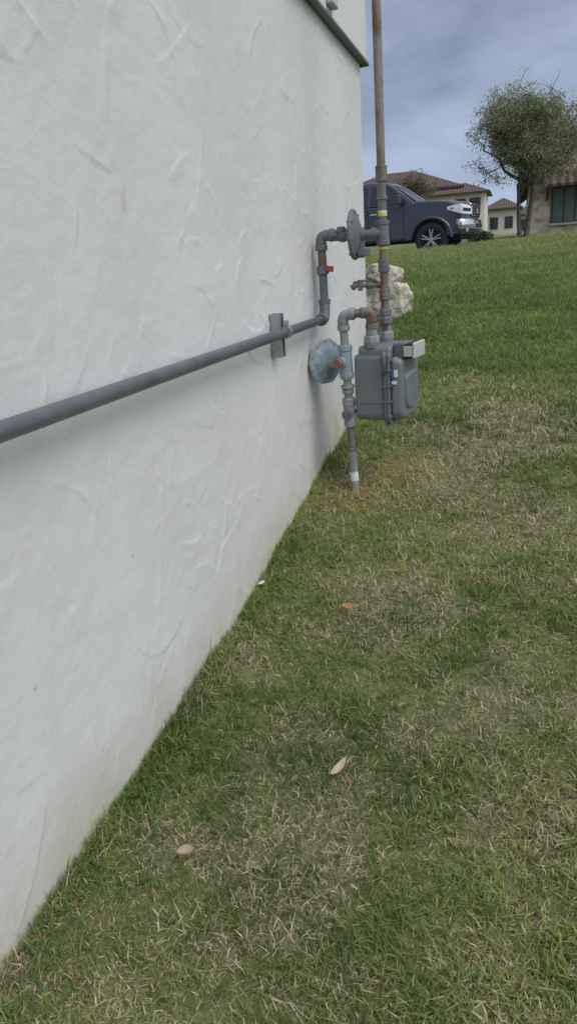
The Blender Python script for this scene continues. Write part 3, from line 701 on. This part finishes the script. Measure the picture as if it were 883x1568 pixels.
# ------------------------------------------------------------------ trees
s=N("bark"); n=s.noise(9,5,.7); M_bark=s.done(s.ramp(n,[(.3,(.055,.042,.032)),(.7,(.17,.14,.11))]),.95,0,s.bump(n,.8,.03))
def leafmat(name):
    s=N(name); at=s.n("ShaderNodeAttribute"); at.attribute_name="Col"
    tr=s.n("ShaderNodeBsdfTranslucent"); ms=s.n("ShaderNodeMixShader"); ms.inputs[0].default_value=.45
    s.l(at.outputs["Color"],s.b.inputs["Base Color"]); s.b.inputs["Roughness"].default_value=.55
    s.l(at.outputs["Color"],tr.inputs[0]); out=s.t.nodes["Material Output"]
    s.l(s.b.outputs[0],ms.inputs[1]);s.l(tr.outputs[0],ms.inputs[2]);s.l(ms.outputs[0],out.inputs[0]); return s.m
M_leaf=leafmat("tree_leaves")
def leaves(name,cent,mat,parent,per,spread,size,c1,c2,seed,droop=0):
    g=np.random.default_rng(seed); cent=np.array(cent); n=len(cent)*per
    c=np.repeat(cent,per,0); cl=np.repeat(g.random(len(cent)),per)
    p=c+g.normal(0,1,(n,3))*spread*np.array([1,1,.75]); 
    a=g.normal(0,1,(n,3));a/=np.linalg.norm(a,axis=1)[:,None]; b=np.cross(a,g.normal(0,1,(n,3)));b/=np.linalg.norm(b,axis=1)[:,None]
    a[:,2]-=droop; s_=size*(.6+.8*g.random((n,1)))
    P=np.stack([p-a*s_,p+b*s_*.42,p+a*s_,p-b*s_*.42],1)
    t=np.clip(.25*g.normal(0,1,n)+cl,0,1)[:,None]; col=np.array(c1)*(1-t)+np.array(c2)*t
    F=np.arange(n)[:,None]*4+np.arange(4)[None]
    return np_mesh(name,P.reshape(-1,3),F,mat,parent,smooth=False,cols=np.repeat(col,4,0))
def grow(seed,base,stems,levels,crown_c,crown_r,cuts):
    Rr=random.Random(seed); segs=[];tips=[]
    def br(p,d,L,r,lev):
        q=p.copy(); pts=[q.copy()]
        for k in range(4):
            d=(d+V((Rr.gauss(0,.17),Rr.gauss(0,.17),Rr.gauss(0,.10)+(.04 if lev<2 else -.02)))).normalized(); q=q+d*L/4; pts.append(q.copy())
            if lev>=2 and q.z>base+.25: tips.append((q.copy(),lev))
        if lev>=2 and min(p_.z for p_ in pts)<base: return
        segs.append((pts,r,r*.55))
        if lev>=levels: return
        for k in range(Rr.choice(cuts)):
            t=Rr.choice([2,3,4,4]); st=pts[t]; tgt=V(crown_c)+V((Rr.gauss(0,.75)*crown_r[0],Rr.gauss(0,.75)*crown_r[1],Rr.gauss(0,.65)*crown_r[2]))
            dd=((tgt-st).normalized()*.9+d*.35+V((Rr.gauss(0,.45),Rr.gauss(0,.45),Rr.gauss(0,.3)))).normalized()
            br(st,dd,L*Rr.uniform(.62,.88),r*.58,lev+1)
    for (b,d,L,r) in stems: br(V(b),V(d).normalized(),L,r,0)
    return segs,tips
def mktree(name,seed,stems,levels,cc,cr,cuts,per,spread,size,c1,c2,keep=1):
    t=empty(name); segs,tips=grow(seed,cc[2]-cr[2]*.98,stems,levels,cc,cr,cuts)
    vs=[];fs=[];off=0
    for pts,ra,rb in segs:
        n=6
        for i,p in enumerate(pts):
            d=(pts[min(i+1,len(pts)-1)]-pts[max(i-1,0)]).normalized(); _,u,v=frame_for(d); r=ra+(rb-ra)*i/(len(pts)-1)
            for k in range(n): a=2*math.pi*k/n; vs.append(p+(u*math.cos(a)+v*math.sin(a))*r)
        for i in range(len(pts)-1):
            for k in range(n): k2=(k+1)%n; fs.append((off+i*n+k,off+i*n+k2,off+(i+1)*n+k2,off+(i+1)*n+k))
        off+=len(pts)*n
    np_mesh("branches",[tuple(v) for v in vs],np.array(fs),M_bark,t)
    cent=[]; g=random.Random(seed)
    for p,l in tips:
        e=((p.x-cc[0])/cr[0])**2+((p.y-cc[1])/cr[1])**2+((p.z-cc[2])/cr[2])**2
        if e<1.3 and g.random()<keep: cent.append(tuple(p))
    leaves("foliage",cent,M_leaf,t,per,spread,size,c1,c2,seed+1,.3); return t
mktree("shade_tree",21,[((.78,27,1.5),(-.12,0,1),1.8,.10),((.98,27.1,1.5),(.10,.1,1),2.0,.12)],5,(.78,27.05,5.4),(2.7,2.3,2.3),[3,4,4],13,.115,.035,(.11,.14,.06),(.40,.43,.22),.62)
mktree("bare_tree",5,[((-5.9,50,2.1),(.05,0,1),2.0,.13)],4,(-5.9,50,5.2),(1.2,1.1,1.1),[3,4],9,.18,.07,(.13,.10,.05),(.25,.22,.11))
def bush(name,c,r,seed,n=120):
    g=random.Random(seed); b=empty(name); cs=[]
    for i in range(n):
        v=V((g.gauss(0,1),g.gauss(0,1),abs(g.gauss(0,1)))).normalized()*g.uniform(.5,1)
        cs.append((c[0]+v.x*r[0],c[1]+v.y*r[1],c[2]+v.z*r[2]))
    for k in range(6): sweep("stem",[c,(c[0]+g.uniform(-.5,.5)*r[0],c[1]+g.uniform(-.5,.5)*r[1],c[2]+.7*r[2])],.02,M_bark,b,n=6)
    leaves("foliage",cs,M_leaf,b,26,.09,.06,(.05,.08,.03),(.16,.22,.08),seed)
bush("shrub",(-.62,30,1.65),(.38,.4,.42),3)

# ------------------------------------------------------------------ fallen leaves, weeds
def fleaf(c,L,w,yaw,col,curl=.3,nm="fallen_leaf"):
    m=paint("dry_leaf_"+str(len(bpy.data.materials)),col,.75,.3,scale=80,bump=.2,dirtamt=.2); bm=bmesh.new(); rows=[]
    for i in range(9):
        t=i/8; ww=w*math.sin(math.pi*min(1,t*.97+.02))**.8; x=(t-.5)*L
        rows.append([bm.verts.new((x,ww*sx,.010+curl*L*(t-.5)**2*1.5+abs(sx)*ww*.5)) for sx in (-1,0,1)])
    for a,b in zip(rows[:-1],rows[1:]):
        for k in range(2): bm.faces.new((a[k],a[k+1],b[k+1],b[k]))
    o=bm_obj(nm,bm,m,smooth=True); o.location=(c[0],c[1],float(gh(c[0],c[1]))+.022); o.rotation_euler=(.15,-.1,yaw)
fleaf((.34,1.92),.050,.013,-.5,(.48,.22,.09)); fleaf((.46,1.25),.062,.009,1.2,(.48,.39,.28),.5); fleaf((.22,.97),.034,.011,.4,(.40,.32,.20)); fleaf((.02,2.02),.03,.008,1.1,(.6,.58,.54))
def clover():
    g=random.Random(3); vs=[];fs=[];cs=[]
    for i in range(150):
        y=g.uniform(.45,1.2); x=abs(g.gauss(0,.07))+.015
        z=float(gh(x,y))+g.uniform(.012,.028); r=g.uniform(.003,.0055); a0=g.random()*6.3; c=V((x,y,z)); 
        for k in range(3):
            a=a0+k*2.094; d=V((math.cos(a),math.sin(a),g.uniform(-.1,.35))); e=V((-math.sin(a),math.cos(a),0)); b=len(vs)
            vs+= [c,c+d*r+e*r*.75,c+d*r*1.9+e*r*.4,c+d*r*1.9-e*r*.4,c+d*r-e*r*.75]; fs.append((b,b+1,b+2,b+3,b+4))
            cc=[g.uniform(.09,.14),g.uniform(.17,.25),g.uniform(.05,.07)]; cs+=[cc]*5
    np_mesh("clover_weeds",[tuple(v) for v in vs],np.array(fs),M_grass,cols=np.array(cs))
clover()

# ------------------------------------------------------------------ sky + light
w=bpy.data.worlds.new("World"); scene.world=w; w.use_nodes=True; nt=w.node_tree; bg=nt.nodes["Background"]
SEL,SAZ=math.radians(54),math.radians(112)
sd=V((math.sin(SAZ)*math.cos(SEL),math.cos(SAZ)*math.cos(SEL),math.sin(SEL)))
sky=nt.nodes.new("ShaderNodeTexSky"); sky.sky_type='NISHITA'; sky.sun_disc=False; sky.sun_elevation=SEL; sky.sun_rotation=SAZ
tcw=nt.nodes.new("ShaderNodeTexCoord"); nrm=nt.nodes.new("ShaderNodeVectorMath"); nrm.operation='NORMALIZE'; nt.links.new(tcw.outputs["Generated"],nrm.inputs[0])
sep=nt.nodes.new("ShaderNodeSeparateXYZ"); nt.links.new(nrm.outputs[0],sep.inputs[0])
def wm(op,a,b=0,c=0):
    x=nt.nodes.new("ShaderNodeMath"); x.operation=op
    for i,v in enumerate((a,b,c)):
        if hasattr(v,'links'): nt.links.new(v,x.inputs[i])
        else: x.inputs[i].default_value=v
    return x.outputs[0]
den=wm('ADD',wm('MAXIMUM',sep.outputs[2],0),.22)
cb=nt.nodes.new("ShaderNodeCombineXYZ"); nt.links.new(wm('DIVIDE',sep.outputs[0],den),cb.inputs[0]); nt.links.new(wm('DIVIDE',sep.outputs[1],den),cb.inputs[1])
nz=nt.nodes.new("ShaderNodeTexNoise"); nz.inputs["Scale"].default_value=1.35; nz.inputs["Detail"].default_value=6; nz.inputs["Roughness"].default_value=.5; nz.inputs["Distortion"].default_value=.12; nt.links.new(cb.outputs[0],nz.inputs[0])
cr=nt.nodes.new("ShaderNodeValToRGB"); e=cr.color_ramp.elements; e[0].position=.38; e[0].color=(1.5,1.85,2.8,1); e[1].position=.62; e[1].color=(4.5,5.2,6.7,1); nt.links.new(nz.outputs[0],cr.inputs[0])
hz=nt.nodes.new("ShaderNodeMapRange"); nt.links.new(sep.outputs[2],hz.inputs[0]); hz.inputs[1].default_value=.0; hz.inputs[2].default_value=.30; hz.inputs[3].default_value=.85; hz.inputs[4].default_value=0
mx=nt.nodes.new("ShaderNodeMix"); mx.data_type='RGBA'; nt.links.new(hz.outputs[0],mx.inputs[0]); nt.links.new(cr.outputs[0],mx.inputs[6]); mx.inputs[7].default_value=(4.6,5.6,7.6,1)
dt=nt.nodes.new("ShaderNodeVectorMath"); dt.operation='DOT_PRODUCT'; nt.links.new(nrm.outputs[0],dt.inputs[0]); dt.inputs[1].default_value=sd
gl=wm('MULTIPLY',wm('POWER',wm('MAXIMUM',dt.outputs["Value"],0),2.0),10.0)
gcx=nt.nodes.new("ShaderNodeMix"); gcx.data_type='RGBA'; gcx.blend_type='ADD'; gcx.inputs[0].default_value=1; nt.links.new(mx.outputs[2],gcx.inputs[6]); nt.links.new(gl,gcx.inputs[7])
fin=nt.nodes.new("ShaderNodeMix"); fin.data_type='RGBA'; fin.inputs[0].default_value=.85; nt.links.new(sky.outputs[0],fin.inputs[6]); nt.links.new(gcx.outputs[2],fin.inputs[7])
nt.links.new(fin.outputs[2],bg.inputs[0]); bg.inputs[1].default_value=.10
sl=bpy.data.lights.new("sun",'SUN'); sl.energy=1.5; sl.angle=math.radians(32); sl.color=(1,.965,.91)
so=bpy.data.objects.new("sun",sl); COL.objects.link(so); so.rotation_euler=sd.to_track_quat('Z','Y').to_euler()

# ------------------------------------------------------------------ camera
yaw=math.radians(18.3);ph=math.radians(19.04);ro=math.radians(4)
fh=V((-math.sin(yaw),math.cos(yaw),0));Zu=V((0,0,1))
Fd=fh*math.cos(ph)-Zu*math.sin(ph);U0=fh*math.sin(ph)+Zu*math.cos(ph);R0=V((math.cos(yaw),math.sin(yaw),0))
Rr=R0*math.cos(ro)-U0*math.sin(ro);Ur=R0*math.sin(ro)+U0*math.cos(ro)
cam=bpy.data.cameras.new("camera"); cam.sensor_fit='VERTICAL'; cam.sensor_height=36; cam.lens=24.91; cam.clip_start=.05; cam.clip_end=3000
cobj=bpy.data.objects.new("camera",cam); COL.objects.link(cobj)
M=Matrix((( Rr.x,Ur.x,-Fd.x,.8),(Rr.y,Ur.y,-Fd.y,0),(Rr.z,Ur.z,-Fd.z,1.3),(0,0,0,1))); cobj.matrix_world=M
scene.camera=cobj
scene.view_settings.view_transform='Standard'; scene.view_settings.look='None'; scene.view_settings.exposure=0
